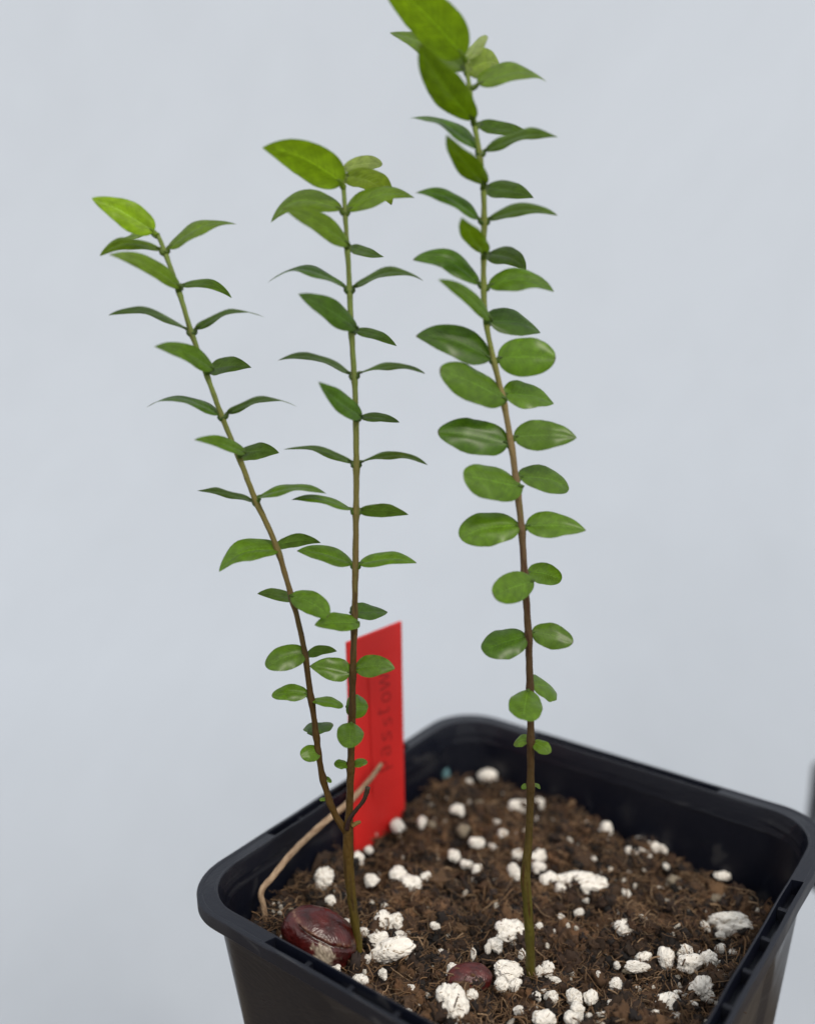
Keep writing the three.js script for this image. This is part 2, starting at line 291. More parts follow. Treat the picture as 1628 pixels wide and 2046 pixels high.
const TWIG = [
  [-47.35,74.36,4.11,0.461],
  [-47.61,78.57,3.05,0.553],
  [-48.08,81.54,2.31,0.553],
  [-46.23,82.77,-0.33,0.607],
  [-43.31,84.62,-4.35,0.619],
  [-38.23,86.42,-10.69,0.639],
  [-32.42,87.92,-17.36,0.61],
  [-28.93,89.77,-21.38,0.569],
  [-26.13,91.97,-24.67,0.472]
];
const PERLITE = [
  [-37.61,76.23,-9.02,3.56,3.96],
  [-31.33,75.45,-16.12,2.05,2.67],
  [-29.31,75.1,-19.67,1.67,1.67],
  [-23.5,75.08,-28.26,2.73,2.94],
  [-28.39,74.85,-9.92,2.59,2.19],
  [-23.23,74.62,-11.47,3.41,3.41],
  [-20.55,74.31,-8.74,3.96,3.57],
  [-17.65,73.91,-10.46,2.5,3],
  [-36.11,75.48,-3.07,2.01,1.92],
  [-45.34,76.12,-2.01,1.05,0.95],
  [-25.69,74.29,-2.31,1.24,1.53],
  [-25.77,74.78,2.62,3.35,3.54],
  [-23.56,74.36,1.9,2.34,2.8],
  [-29.11,74.77,5.5,2.2,2.01],
  [-26.51,74.63,7.16,3.63,2.45],
  [-22.72,74.06,5.53,2.57,1.83],
  [-24.3,74.76,10.02,7.5,3.75],
  [-28.59,74.72,12.33,1.41,1.58],
  [-33.96,75.5,15.5,2.07,2.24],
  [-29.65,75.16,17.87,2.81,2.3],
  [-25.63,74.55,15.77,1.38,1.73],
  [-15.96,73.24,3.13,2.23,1.4],
  [-15.29,73.25,9.27,1.26,1.35],
  [-20.84,74.09,18.82,1.19,1.44],
  [-14.29,73.22,14.39,0.87,1.13],
  [-21.95,74.33,23.96,2.63,1.15],
  [-32.68,74.88,2.2,1.12,1.03],
  [-9.78,73.86,-35.7,2.83,2.49],
  [4.09,72.9,-38.23,4.24,2.86],
  [9.1,72.53,-39.63,2.54,2.54],
  [8.04,72.15,-33.72,1.35,1.68],
  [-1.24,72.76,-31.82,1.67,1.67],
  [-0.32,72.65,-27.89,2.4,2.18],
  [-6.48,73.03,-24.42,3.22,2.15],
  [-3.12,72.47,-23.65,1.61,1.18],
  [-11.47,73.36,-19.5,2.3,2.3],
  [-9.14,72.92,-16.76,2.38,1.76],
  [-7.16,72.82,-13.14,2.03,2.54],
  [1.79,72.2,-20.96,2.32,2.11],
  [6.11,72.02,-20.15,3.16,2.84],
  [0.55,72.43,-14.84,2.25,3.48],
  [5.73,71.8,-16.69,2.59,2.28],
  [7.18,71.7,-12.63,3.24,2.74],
  [13.62,71.62,-11.82,9.69,4.24],
  [9.06,71.45,-9.85,2,2.5],
  [22.03,71.86,-28.23,2.74,5.15],
  [25.36,70.69,-21.76,1.59,2.13],
  [17.39,70.96,-19.62,1.58,1.58],
  [24.15,70.3,-15.66,1.03,1.03],
  [22.08,70.46,-9.86,2,1.7],
  [-2.22,72.58,3.25,5.3,3.91],
  [-5.36,72.5,6.79,2.46,2.28],
  [-6.91,72.58,7.88,1.09,1.99],
  [-9.65,72.86,9.4,0.9,1.98],
  [3.41,71.52,1,1.51,1.42],
  [11.84,70.88,-3.8,1.94,1.16],
  [7.99,71.12,-2.17,1.15,1.15],
  [13.82,70.74,-7.5,1.19,0.99],
  [6.18,71.2,1.97,0.94,0.94],
  [18.86,70.96,3.14,2.99,3.17],
  [-0.82,72.21,9.85,1.52,2.42],
  [-3.66,72.67,13.54,5,2.98],
  [-5.5,72.78,16.94,2.15,2.32],
  [-3.15,72.53,16.74,2.32,2.15],
  [-13.65,73.45,13.96,1.75,2.36],
  [3.1,72,12.38,2.21,2.56],
  [1.55,71.99,13.29,1.32,1.93],
  [4.1,71.69,14.97,1.92,1.31],
  [11.94,71.12,13.27,0.97,1.32],
  [15.77,70.83,10.72,1.07,1.34],
  [14.62,71.18,15.84,2.17,1.91],
  [0.39,72.13,19.07,1.36,1.36],
  [1.83,71.89,17.94,1.28,1.03],
  [2.85,72.18,19.57,2.12,2.28],
  [6.69,72.01,19.39,2.46,2.71],
  [9.41,71.72,19.39,2.29,2.29],
  [-14.03,74.62,22.93,4.46,5.7],
  [-15.76,73.54,20.54,0.84,1.01],
  [-10.84,73.35,20.95,1.84,2.09],
  [-3.02,72.56,22.67,1.66,1.41],
  [0.74,72.64,24.72,3.44,2.62],
  [6.64,71.96,22.02,2.08,2.08],
  [5.22,72.19,24.39,2.22,2.22],
  [6.68,71.93,24.05,1.4,1.65],
  [8.41,71.69,23.64,1.24,1.24],
  [13.01,71.45,21.13,2.1,1.85],
  [14.65,71.26,21.31,1.68,1.42],
  [11.45,71.64,23.69,3.88,1.82],
  [-13.01,73.55,26.39,1.78,1.13],
  [27.8,70.47,-21.26,2.44,1.91],
  [29.45,70.55,-27.07,1.74,1.74],
  [30.41,70.46,-25.3,2.27,1.95],
  [31.2,70.45,-22.92,2.24,2.46],
  [33.12,70.32,-24.11,2.26,2.26],
  [29.7,70.27,-20.41,1.37,1.69],
  [32.62,69.93,-18.69,1.26,1.26],
  [43.53,69.25,-15.8,3.31,1.86],
  [40.54,69.95,-0.36,7.24,4.19],
  [37.24,69.53,2.2,1.69,1.5],
  [34.93,69.83,0.26,1.71,2.28],
  [22.65,70.38,0.32,2.66,1.71],
  [35.92,69.71,5.88,1.84,1.66],
  [37.61,69.71,7.39,1.46,1.92],
  [24.92,70.85,9.58,2.52,3.6],
  [21.12,70.62,8.64,2.71,1.9],
  [19.48,70.74,11.25,3.92,1.78],
  [29.05,70.27,8.78,3.8,2.17],
  [28.52,70.54,11.73,3.73,2.84],
  [32.11,70.43,11.36,2.67,3.21],
  [34.88,69.87,11.42,2.32,1.52],
  [28.91,70.98,17.54,3.6,3.95],
  [31.98,70.41,15.83,2.69,2.52],
  [31.08,70.3,19.38,1.53,1.36],
  [25.25,70.5,17.79,2.49,1.2],
  [22.42,71.35,21.35,4.36,3.52],
  [25.56,70.76,22.14,2.25,1.67],
  [18.89,71.1,24.01,1.73,1.32],
  [16.48,71.44,24.07,2.8,2.14],
  [23.17,70.89,24.35,2.8,1.32],
  [-1.63,73.9,-49.63,4.09,3.61],
  [-6.45,73.77,-47.8,1.91,1.67],
  [-18.01,74.47,-30.72,1.77,2.43],
  [25.68,70.63,-22.19,2.24,1.92],
  [-5.98,73.31,29.35,2.38,2.22],
  [2.55,72.77,30.57,3.15,2.68],
  [11.48,71.91,29.47,2.07,1.91],
  [18.02,71.53,28.8,2.4,2.08],
  [-2.59,73.08,33.62,1.85,1.7],
  [6.54,72.55,34.33,2.61,2.31],
  [18.52,71.58,32.8,2.02,1.71],
  [-10.04,73.57,30.48,1.73,1.58],
  [12.3,72.15,35.98,2.28,1.98]
];
const GRIT = [
  [33.71,69.84,-14.08,2.25,1.64],
  [36.84,69.59,-11.54,2.02,1.62],
  [39.73,69.46,-9.53,2.6,2],
  [43.36,69.18,-11.35,2.22,1.82],
  [45.75,68.97,-8.09,2.39,1.79],
  [47.75,68.75,-6.76,1.97,1.58],
  [45.28,69,-3.27,2.52,1.74],
  [43.33,69.05,-6.87,1.78,1.38],
  [22.28,70.33,-6.48,1.97,1.38],
  [18.59,70.77,10.51,2.51,1.79],
  [-43.74,76.27,0.15,2.82,2.26],
  [-15.79,74.1,-31.19,1.99,1.77],
  [-4.82,73.47,-39.85,2.77,2.08],
  [-8.38,73.58,-29.7,3.3,2.86]
];
const PELLET = [-12.62,74.58,-51.12,3.63,2.9];
const SEED_A = [-36.58,79.35,10.88], SEED_B = [-10.54,72.48,15.46];
// ---------------------------------------------------------------- wall and table
const TURN = -0.6601;                 // the pot stands turned on the table
{
  const tex = noiseTexture(512, (u, v) => { const n = 0.985 + 0.022 * tileFbm(u, v, 9, 4) + 0.012 * tileFbm(u, v, 50, 2, 5); return [n, n, n]; }, true);
  const mat = new THREE.MeshStandardMaterial({ map: tex, roughness: 0.9 });
  mat.color.setRGB(0.650, 0.715, 0.800);
  const wood = new THREE.MeshStandardMaterial({ roughness: 0.6 }); wood.color.setRGB(0.15, 0.12, 0.085);
  const wg = new THREE.BoxGeometry(3, 2.2, 0.04), uv = wg.attributes.uv; for (let i = 0; i < uv.count; i++) uv.setXY(i, uv.getX(i) * 3, uv.getY(i) * 2.2);
  const wall = mesh('wall', wg, mat); wall.position.set(0, 0.3, -0.30 - 0.02);
  wall.userData = { kind: 'structure', label: 'pale blue grey wall behind the pot', category: 'wall' };
  const sh = new THREE.Shape();
  sh.moveTo(-0.6, -0.5); sh.lineTo(0.6, -0.5); sh.lineTo(0.6, 0.046); sh.lineTo(-0.6, 0.046); sh.closePath();
  const tg = new THREE.ExtrudeGeometry(sh, { depth: 0.025, bevelEnabled: false }); tg.rotateX(-Math.PI / 2);
  const tb = mesh('table', tg, wood); tb.position.y = -0.025;
  tb.userData = { kind: 'structure', label: 'brown wooden table top under the planted pot', category: 'table' };
  const pl = mesh('shelf', new THREE.BoxGeometry(0.072, 0.02, 0.055), mat); pl.position.set(0.1640, -0.01, -0.1125);
  pl.userData = { kind: 'structure', label: 'small pale shelf under the upturned pot', category: 'shelf' };
}

// ---------------------------------------------------------------- pot
const H = 0.086;
const plastic = new THREE.MeshPhysicalMaterial({ roughness: 0.40, specularIntensity: 0.85 });
plastic.map = noiseTexture(512, (u, v) => {           // black plastic with thin dust and scuffs
  const d = sstep(0.17, 0.30, tileFbm(u, v, 34, 3, 1)) * sstep(-0.05, 0.2, tileFbm(u, v, 5, 3, 9)) + 0.5 * sstep(0.24, 0.3, tileFbm(u * 0.12, v, 60, 2, 3));
  return mixc([0.056, 0.070, 0.112], [0.29, 0.28, 0.27], clamp(d) * 0.55);
}, true);
plastic.map.repeat.set(6, 6);
plastic.bumpMap = noiseTexture(256, (u, v) => { const n = 0.5 + 0.5 * tileFbm(u, v, 24, 3) ; return [n, n, n]; });
plastic.bumpMap.repeat.set(40, 40); plastic.bumpScale = 0.00006;
plastic.roughnessMap = noiseTexture(256, (u, v) => { const n = 0.85 + 0.35 * tileFbm(u, v, 6, 4, 2); return [n, n, n]; });
plastic.roughnessMap.repeat.set(18, 18);

// rounded square: list of {side position s (-1..1 along a side), outward unit, point at half size h and radius r}
function ring(n) {
  const out = [];
  for (let q = 0; q < 4; q++) {
    for (let i = 0; i < n; i++) out.push({ q, side: true, s: -1 + 2 * i / n });
    for (let i = 0; i < 14; i++) out.push({ q, side: false, a: i / 14 * Math.PI / 2 });
  }
  return out;
}
function ringPoint(o, h, r) {
  const k = h - r, c = Math.cos(o.q * Math.PI / 2), s = Math.sin(o.q * Math.PI / 2);
  let x, z;
  if (o.side) { x = h; z = o.s * k; } else { x = k + r * Math.cos(o.a); z = k + r * Math.sin(o.a); }
  return [x * c - z * s, x * s + z * c];
}
function sweepRing(rg, profile, closed = true) {       // profile(o) -> [[h, y, r], ...]
  const pos = [], uv = [], idx = []; let np = 0;
  rg.forEach((o, i) => { const p = profile(o); np = p.length; p.forEach(([h, y, r], k) => { const [x, z] = ringPoint(o, h, r); pos.push(x, y, z); uv.push(i * 0.0012, k * 0.004); }); });
  const n = rg.length;
  for (let i = 0; i < n; i++) for (let k = 0; k < np - 1; k++) { const a = i * np + k, b = ((i + 1) % n) * np + k; idx.push(a, a + 1, b, a + 1, b + 1, b); }
  return geom(pos, idx, null, uv);
}
function buildPot(root) {
  // wall: outer face with a slightly sunken panel on each side, floor, inner face
  const rg = ring(44);
  const wallProfile = (o) => {
    const p = [], taper = (d) => 0.0425 - 0.085 * d;                       // half size d metres below the rim
    const inset = (d) => { if (!o.side) return 0; const w = 0.62 - sstep(0.009, 0.022, d) * 0.0; const edge = w - 0.25 * (1 - sstep(0.006, 0.02, d)); return 0.0007 * (1 - sstep(edge - 0.03, edge + 0.03, Math.abs(o.s))) * sstep(0.0055, 0.009, d); };
    for (let k = 0; k <= 30; k++) { const d = 0.003 + (H - 0.003 - 0.0015) * (k / 30) ** 1.3; p.push([taper(d) - inset(d), H - d, 0.0100]); }
    p.push([0.0340, 0.0002, 0.008], [0.002, 0.0002, 0.0015], [0.002, 0.0018, 0.0015], [0.0335, 0.0018, 0.008]);
    for (let k = 0; k <= 16; k++) { const d = H - 0.003 - (H - 0.006) * (k / 16); p.push([taper(d) - 0.0011, H - d, 0.0092]); }
    return p;
  };
  const wall = mesh('wall', sweepRing(rg, wallProfile), plastic, root);
  // rim: flat at the corners, a trough along the middle of each side
  const rr = [];
  for (let q = 0; q < 4; q++) {
    const T0 = 0.66, ss = [-1, -0.9, -0.8, -0.72, -T0 - 0.012, -T0, -T0 + 0.004];
    for (let k = 1; k < 24; k++) ss.push(-T0 + 2 * T0 * k / 24);
    ss.push(T0 - 0.004, T0, T0 + 0.012, 0.72, 0.8, 0.9);
    for (const s of ss) rr.push({ q, side: true, s, trough: Math.abs(s) < T0 - 0.002 });
    for (let i = 0; i < 18; i++) rr.push({ q, side: false, a: i / 18 * Math.PI / 2 });
  }
  const h0 = 0.045, R0 = 0.0112;
  const rimProfile = (o) => {
    const D = o.trough ? 0.0030 : 0.00012, e = 0.00022, r = (h) => R0 - 0.55 * (h0 - h);
    const wob = o.side ? 0.00018 * noise(o.s * 3 + o.q * 9, 2.2) : 0;
    const L = [[0.0420, -0.0029], [h0 - 0.0010, -0.0031], [h0 - 0.0003, -0.0029], [h0, -0.0025], [h0, -e * 1.2], [h0 - 0.0001, -e * 0.3], [h0 - e, 0], [h0 - 0.0008, -0.00002], [h0 - 0.00095, -D], [h0 - 0.0026, -D], [h0 - 0.00275, -0.00002], [h0 - 0.0030, 0], [h0 - 0.00315, -0.00012], [h0 - 0.0033, -0.0006], [h0 - 0.0034, -0.0014], [0.0413, -0.0024], [0.0411, -0.0034], [0.0408, -0.0048]];
    return L.map(([h, y]) => [h + wob, H + y, r(h)]);
  };
  const rim = mesh('rim', toCreasedNormals(sweepRing(rr, rimProfile), 0.6), plastic, root);
  // cross ribs in the troughs
  const rib = new THREE.BoxGeometry(0.00158, 0.0022, 0.0009);
  for (let q = 0; q < 4; q++) for (let k = 0; k < 4; k++) {
    const s = (-0.66 + 1.32 * (k + 1) / 5) * (h0 - R0);
    const m = mesh('rib', rib, plastic, rim), a = q * Math.PI / 2, x = h0 - 0.00178;
    m.position.set(x * Math.cos(a) - s * Math.sin(a), H - 0.0019, x * Math.sin(a) + s * Math.cos(a)); m.rotation.y = -a;
  }
  return root;
}
const pot = thing('nursery_pot', 'square black plastic pot holding the soil and both seedlings', 'pot');
buildPot(pot); pot.rotation.y = TURN;
const spare = pot.clone(); spare.name = 'nursery_pot_001'; scene.add(spare);
spare.userData = { label: 'empty black plastic pot upside down behind the right corner of the planted pot', category: 'pot' };
spare.rotation.set(Math.PI, 0.45, 0); spare.position.set(0.1605, H, -0.124);

// ---------------------------------------------------------------- soil
const cosT = Math.cos(TURN), sinT = Math.sin(TURN);
const toWorld = (x, z) => [x * cosT + z * sinT, -x * sinT + z * cosT];       // pot plan -> world
function soilBase(x, z) {                                                    // metres, pot plan
  const u = clamp((x + 0.04) / 0.08), v = clamp((z + 0.04) / 0.08);
  return H - 0.01 * ((1 - u) * v * 0.95 + (1 - u) * (1 - v) * 1.25 + u * (1 - v) * 1.85 + u * v * 1.35 + 0.12 * Math.sin(Math.PI * u) * Math.sin(Math.PI * v));
}
const soilBump = (x, z) => 0.0082 * fbm(x * 115 + 3, z * 115 + 8, 0.4, 3) - 0.0055 * Math.exp(-(((x + 0.026) / 0.006) ** 2) - ((z + 0.012) / 0.005) ** 2) + 0.0030 * Math.exp(-(((x - 0.030) / 0.007) ** 2) - ((z + 0.012) / 0.007) ** 2) + 0.0030 * fbm(x * 420, z * 420, 2.4, 3) - 0.0012;
const soilY = (x, z) => soilBase(x, z) + soilBump(x, z);
const soil = thing('potting_soil', 'dark brown peaty potting mix dotted with white perlite filling the pot', 'soil', [0, 0.06, 0]);
soil.userData.kind = 'structure';
const SY = 0.06;
{
  const N = 230, half = 0.0400, pos = [], col = [], uv = [], idx = [];
  for (let i = 0; i <= N; i++) for (let j = 0; j <= N; j++) {
    let x = (i / N * 2 - 1) * half, z = (j / N * 2 - 1) * half;
    const k = half - 0.008, ax = Math.abs(x) - k, az = Math.abs(z) - k;       // keep inside the rounded corners
    if (ax > 0 && az > 0) { const l = Math.hypot(ax, az), mx = Math.max(ax, az); x = Math.sign(x) * (k + ax * mx / l); z = Math.sign(z) * (k + az * mx / l); }
    const [wx, wz] = toWorld(x, z), y = soilY(x, z);
    pos.push(wx, y - SY, wz); uv.push(x * 100, z * 100);
    const n = clamp(0.5 + 1.1 * fbm(x * 300, z * 300, 7, 3)), m = clamp(0.5 + 1.4 * fbm(x * 60, z * 60, 3, 2));
    col.push(...mixc(mixc([0.006, 0.0035, 0.002], [0.042, 0.021, 0.010], n), [0.050, 0.027, 0.013], m * 0.5 * n));
  }
  for (let i = 0; i < N; i++) for (let j = 0; j < N; j++) { const a = i * (N + 1) + j, b = a + N + 1; idx.push(a, a + 1, b, a + 1, b + 1, b); }
  const mat = new THREE.MeshStandardMaterial({ vertexColors: true, roughness: 0.9 });
  mesh('soil_bed', geom(pos, idx, col, uv), mat, soil);
}
const insidePot = (x, z, half = 0.0388) => { const k = half - 0.008, ax = Math.abs(x) - k, az = Math.abs(z) - k; return ax > 0 && az > 0 ? Math.hypot(ax, az) < 0.008 : Math.max(ax, az) < 0.008; };
function lump(seed, detail, amp, freq, squash = [1, 1, 1]) {
  const g = mergeVertices(new THREE.IcosahedronGeometry(1, detail).deleteAttribute('normal').deleteAttribute('uv')), p = g.attributes.position, n = [];
  for (let i = 0; i < p.count; i++) {
    const v = new THREE.Vector3().fromBufferAttribute(p, i), r = 1 + amp * 2 * fbm(v.x * freq + seed * 3.1, v.y * freq + seed, v.z * freq - seed, 3);
    p.setXYZ(i, v.x * r * squash[0], v.y * r * squash[1], v.z * r * squash[2]); n.push(v.x * 0.5 + 0.5, v.y * 0.5 + v.z * 0.3 + 0.5);
  }
  g.setAttribute('uv', new THREE.Float32BufferAttribute(n, 2)); g.computeVertexNormals(); return g;
}
{
  const r = rng(41), q = new THREE.Quaternion(), e = new THREE.Euler(), M4 = new THREE.Matrix4(), c = new THREE.Color();
  const earth = [[0.012, 0.007, 0.0045], [0.030, 0.016, 0.009], [0.055, 0.029, 0.014], [0.090, 0.048, 0.022], [0.125, 0.073, 0.037], [0.022, 0.015, 0.013]];
  const mat = new THREE.MeshStandardMaterial({ roughness: 0.88 });
  for (let k = 0; k < 4; k++) {
    const g = lump(k + 2, 2, 0.85, 1.9), n = 8000, im = new THREE.InstancedMesh(g, mat, n);
    im.name = num('soil_crumbs', k); im.userData.kind = 'stuff'; im.castShadow = im.receiveShadow = true;
    for (let i = 0; i < n; i++) {
      let x, z; do { x = (r() * 2 - 1) * 0.0383; z = (r() * 2 - 1) * 0.0392; } while (!insidePot(x, z, 0.0392));
      const clump = fbm(x * 160, z * 160, 9, 2);
      const s = (0.00014 + 0.00080 * r() ** 3.6) * (1 + 1.2 * clump);
      const [wx, wz] = toWorld(x, z);
      q.setFromEuler(e.set(r() * 6.3, r() * 6.3, r() * 6.3));
      M4.compose(new THREE.Vector3(wx, soilY(x, z) - SY + s * (0.1 + 0.7 * r()), wz), q, new THREE.Vector3(s * (0.7 + 1.7 * r() ** 2), s * (0.5 + 0.7 * r()), s));
      im.setMatrixAt(i, M4);
      const w = clamp(0.5 + 1.3 * clump + (r() - 0.5) * 0.9) * 4.99, a = earth[r() < 0.12 ? 5 : Math.floor(w)];
      const v = (0.6 + 0.7 * r()) * (0.26 + 0.74 * sstep(-0.18, 0.24, fbm(x * 75 + 40, z * 75, 5, 3))); im.setColorAt(i, c.setRGB(a[0] * v * 1.06, a[1] * v * 0.95, a[2] * v * 0.86));
    }
    soil.add(im);
  }
  // larger clods
  for (let k = 0; k < 3; k++) {
    const g = mergeVertices(new THREE.IcosahedronGeometry(1, 9).deleteAttribute('normal').deleteAttribute('uv')), p = g.attributes.position;
    for (let i = 0; i < p.count; i++) { const v = new THREE.Vector3().fromBufferAttribute(p, i), rr = 0.8 + 0.55 * fbm(v.x * 1.8 + k * 9, v.y * 1.8, v.z * 1.8, 2) + 0.42 * fbm(v.x * 6, v.y * 6 + k * 4, v.z * 6, 3); p.setXYZ(i, v.x * rr, v.y * rr, v.z * rr); }
    g.computeVertexNormals();
    const n = 70, im = new THREE.InstancedMesh(g, mat, n);
    im.name = num('soil_clods', k); im.userData.kind = 'stuff'; im.castShadow = im.receiveShadow = true;
    for (let i = 0; i < n; i++) {
      let x, z; do { x = (r() * 2 - 1) * 0.036; z = (r() * 2 - 1) * 0.036; } while (!insidePot(x, z, 0.0355));
      const s = 0.0010 + 0.0026 * r() ** 1.7, [wx, wz] = toWorld(x, z); q.setFromEuler(e.set(r() * 6.3, r() * 6.3, r() * 6.3));
      M4.compose(new THREE.Vector3(wx, soilY(x, z) - SY - s * 0.35, wz), q, new THREE.Vector3(s * (0.9 + 0.6 * r()), s * (0.7 + 0.4 * r()), s)); im.setMatrixAt(i, M4);
      const a = earth[1 + Math.floor(r() * 3.4)], v = 0.7 + 0.5 * r(); im.setColorAt(i, c.setRGB(a[0] * v, a[1] * v * 0.95, a[2] * v * 0.88));
    }
    soil.add(im);
  }
  // peat fibres
  const fmat = new THREE.MeshStandardMaterial({ roughness: 0.8 });
  for (let k = 0; k < 4; k++) {
    const fr = rng(70 + k), pts = []; let d = 0;
    for (let i = 0; i < 6; i++) { d += (fr() - 0.5) * 0.9; pts.push(new THREE.Vector3(i / 5 - 0.5, 0.14 * Math.sin(d * 2) + 0.1 * (fr() - 0.5), 0.2 * (fr() - 0.5) + 0.12 * Math.sin(i * 0.9 + k))); }
    const g = tube(pts, (t) => 0.022 * (1 - 0.5 * t), 9, 4, () => [1, 1, 1], 0, false); g.deleteAttribute('color');
    const n = 4200, im = new THREE.InstancedMesh(g, fmat, n);
    im.name = num('peat_fibres', k); im.userData.kind = 'stuff'; im.castShadow = im.receiveShadow = true;
    for (let i = 0; i < n; i++) {
      let x, z; do { x = (r() * 2 - 1) * 0.0385; z = (r() * 2 - 1) * 0.0385; } while (!insidePot(x, z, 0.0385));
      const s = 0.0010 + 0.0052 * r() ** 2.2, thick = 0.6 + 1.0 * r() * (0.003 / s) ** 0.5;
      const [wx, wz] = toWorld(x, z);
      q.setFromEuler(e.set((r() - 0.5) * 1.4, r() * 6.3, (r() - 0.5) * 1.3));
      M4.compose(new THREE.Vector3(wx, soilY(x, z) - SY + 0.0002 + 0.0011 * r(), wz), q, new THREE.Vector3(s, s * thick, s * thick));
      im.setMatrixAt(i, M4);
      const v = 0.4 + 0.9 * r(), a = r() < 0.6 ? [0.16, 0.090, 0.042] : r() < 0.6 ? [0.075, 0.036, 0.016] : [0.26, 0.17, 0.095];
      im.setColorAt(i, c.setRGB(a[0] * v, a[1] * v, a[2] * v));
    }
    soil.add(im);
  }
}
// perlite
{
  const tex = noiseTexture(256, (u, v) => {
    const n = tileFbm(u, v, 7, 4), s = tileFbm(u, v, 22, 3, 4), p = sstep(0.13, 0.24, s) * sstep(-0.02, 0.14, n) * 0.9;
    return mixc([0.985, 0.975, 0.95], [0.45, 0.36, 0.25], p).map((x) => x * (0.975 + 0.05 * s));
  }, true);
  const bump = noiseTexture(256, (u, v) => { const n = 0.5 + 0.7 * tileFbm(u, v, 18, 4, 8); return [n, n, n]; });
  const white = new THREE.MeshStandardMaterial({ map: tex, roughness: 0.92, bumpMap: bump, bumpScale: 0.00025 });
  white.color.setRGB(0.95, 0.93, 0.90);
  const grey = white.clone(); grey.color.setRGB(0.30, 0.26, 0.20);
  const kinds = [];
  for (let k = 0; k < 10; k++) {
    const r = rng(300 + k), lobes = [];
    for (let i = 0; i < 7; i++) lobes.push([new THREE.Vector3(r() - 0.5, r() - 0.5, r() - 0.5).normalize(), 0.5 + 0.5 * r()]);
    const g = mergeVertices(new THREE.IcosahedronGeometry(1, 9).deleteAttribute('normal').deleteAttribute('uv')), p = g.attributes.position, uv = [];
    for (let i = 0; i < p.count; i++) {
      const v = new THREE.Vector3().fromBufferAttribute(p, i); let m = 0;
      for (const [d, w] of lobes) m = Math.max(m, w * Math.max(0, v.dot(d)) ** 3);
      const rg = Math.abs(noise(v.x * 3.1 + k * 3, v.y * 3.1, v.z * 3.1)), pit = Math.max(0, noise(v.x * 6 + k, v.y * 6 + 2, v.z * 6) - 0.28);
      const rr = 0.70 + 0.36 * m + 0.26 * fbm(v.x * 2.2 + k * 5, v.y * 2.2, v.z * 2.2, 4) - 0.22 * rg + 0.05 - 0.5 * pit;
      p.setXYZ(i, v.x * rr, v.y * rr, v.z * rr); uv.push(v.x * 0.4 + v.z * 0.2 + k * 0.17, v.y * 0.4 - v.z * 0.25 + k * 0.31);
    }
    g.setAttribute('uv', new THREE.Float32BufferAttribute(uv, 2)); g.computeVertexNormals();
    g.computeBoundingBox(); kinds.push(g);
  }
  const r = rng(77); let n = 0;
  const put = (name, i, [x, y, z, w, h], mat) => {
    const g = kinds[Math.floor(r() * 10)], m = mesh(name, g, mat, soil), bb = g.boundingBox, sx = bb.max.x - bb.min.x, sy = bb.max.y - bb.min.y, sz = bb.max.z - bb.min.z;
    const turn = r() < 0.5 ? 0 : Math.PI, d = Math.min(w, h) * (0.85 + 0.3 * r());
    const px = (x * cosT - z * sinT) * MM, pz = (x * sinT + z * cosT) * MM;         // rest on the soil, a third sunk in
    m.position.set(x * MM, clamp(soilY(px, pz) + 0.30 * h * MM, (y - 0.2) * MM, (y + 1.1) * MM) - SY, z * MM);
    m.scale.set(1.2 * w * MM / sx, 1.18 * h * MM / sy, 1.18 * d * MM / sz);
    m.rotation.set(-0.35 + (r() - 0.5) * 0.3, turn + (r() - 0.5) * 0.5, (r() - 0.5) * 0.35); m.name = num(name, i);
  };
  PERLITE.forEach((p, i) => put('perlite_grain', i, p, white));
  GRIT.forEach((p, i) => { const k = 0.65 + 0.5 * r(); put('grit_stone', i, [p[0] + (r() - 0.5) * 1.4, p[1] - 0.7, p[2] + (r() - 0.5) * 1.4, p[3] * k, p[4] * k * (0.7 + 0.5 * r())], grey); });
  const teal = white.clone(); teal.color.setRGB(0.10, 0.22, 0.26); teal.roughness = 0.7;
  put('fertiliser_pellet', 0, PELLET, teal);
  const small = new THREE.InstancedMesh(kinds[2], white, 620); small.name = 'perlite_dust'; small.userData.kind = 'stuff'; small.castShadow = small.receiveShadow = true;
  const M4 = new THREE.Matrix4(), q = new THREE.Quaternion(), e = new THREE.Euler(), c = new THREE.Color();
  for (let i = 0; i < 620; i++) {
    let x, z; do { x = (r() * 2 - 1) * 0.0385; z = (r() * 2 - 1) * 0.0385; } while (!insidePot(x, z, 0.0385));
    const s = 0.00012 + 0.00055 * r() ** 2.6, [wx, wz] = toWorld(x, z); q.setFromEuler(e.set(r() * 6, r() * 6, r() * 6));
    M4.compose(new THREE.Vector3(wx, soilY(x, z) - SY + s + 0.0006 * r(), wz), q, new THREE.Vector3(s * (1 + r()), s, s)); small.setMatrixAt(i, M4);
    const v = 0.45 + 0.5 * r(); small.setColorAt(i, c.setRGB(v, v * 0.97, v * 0.92));
  }
  soil.add(small);
}

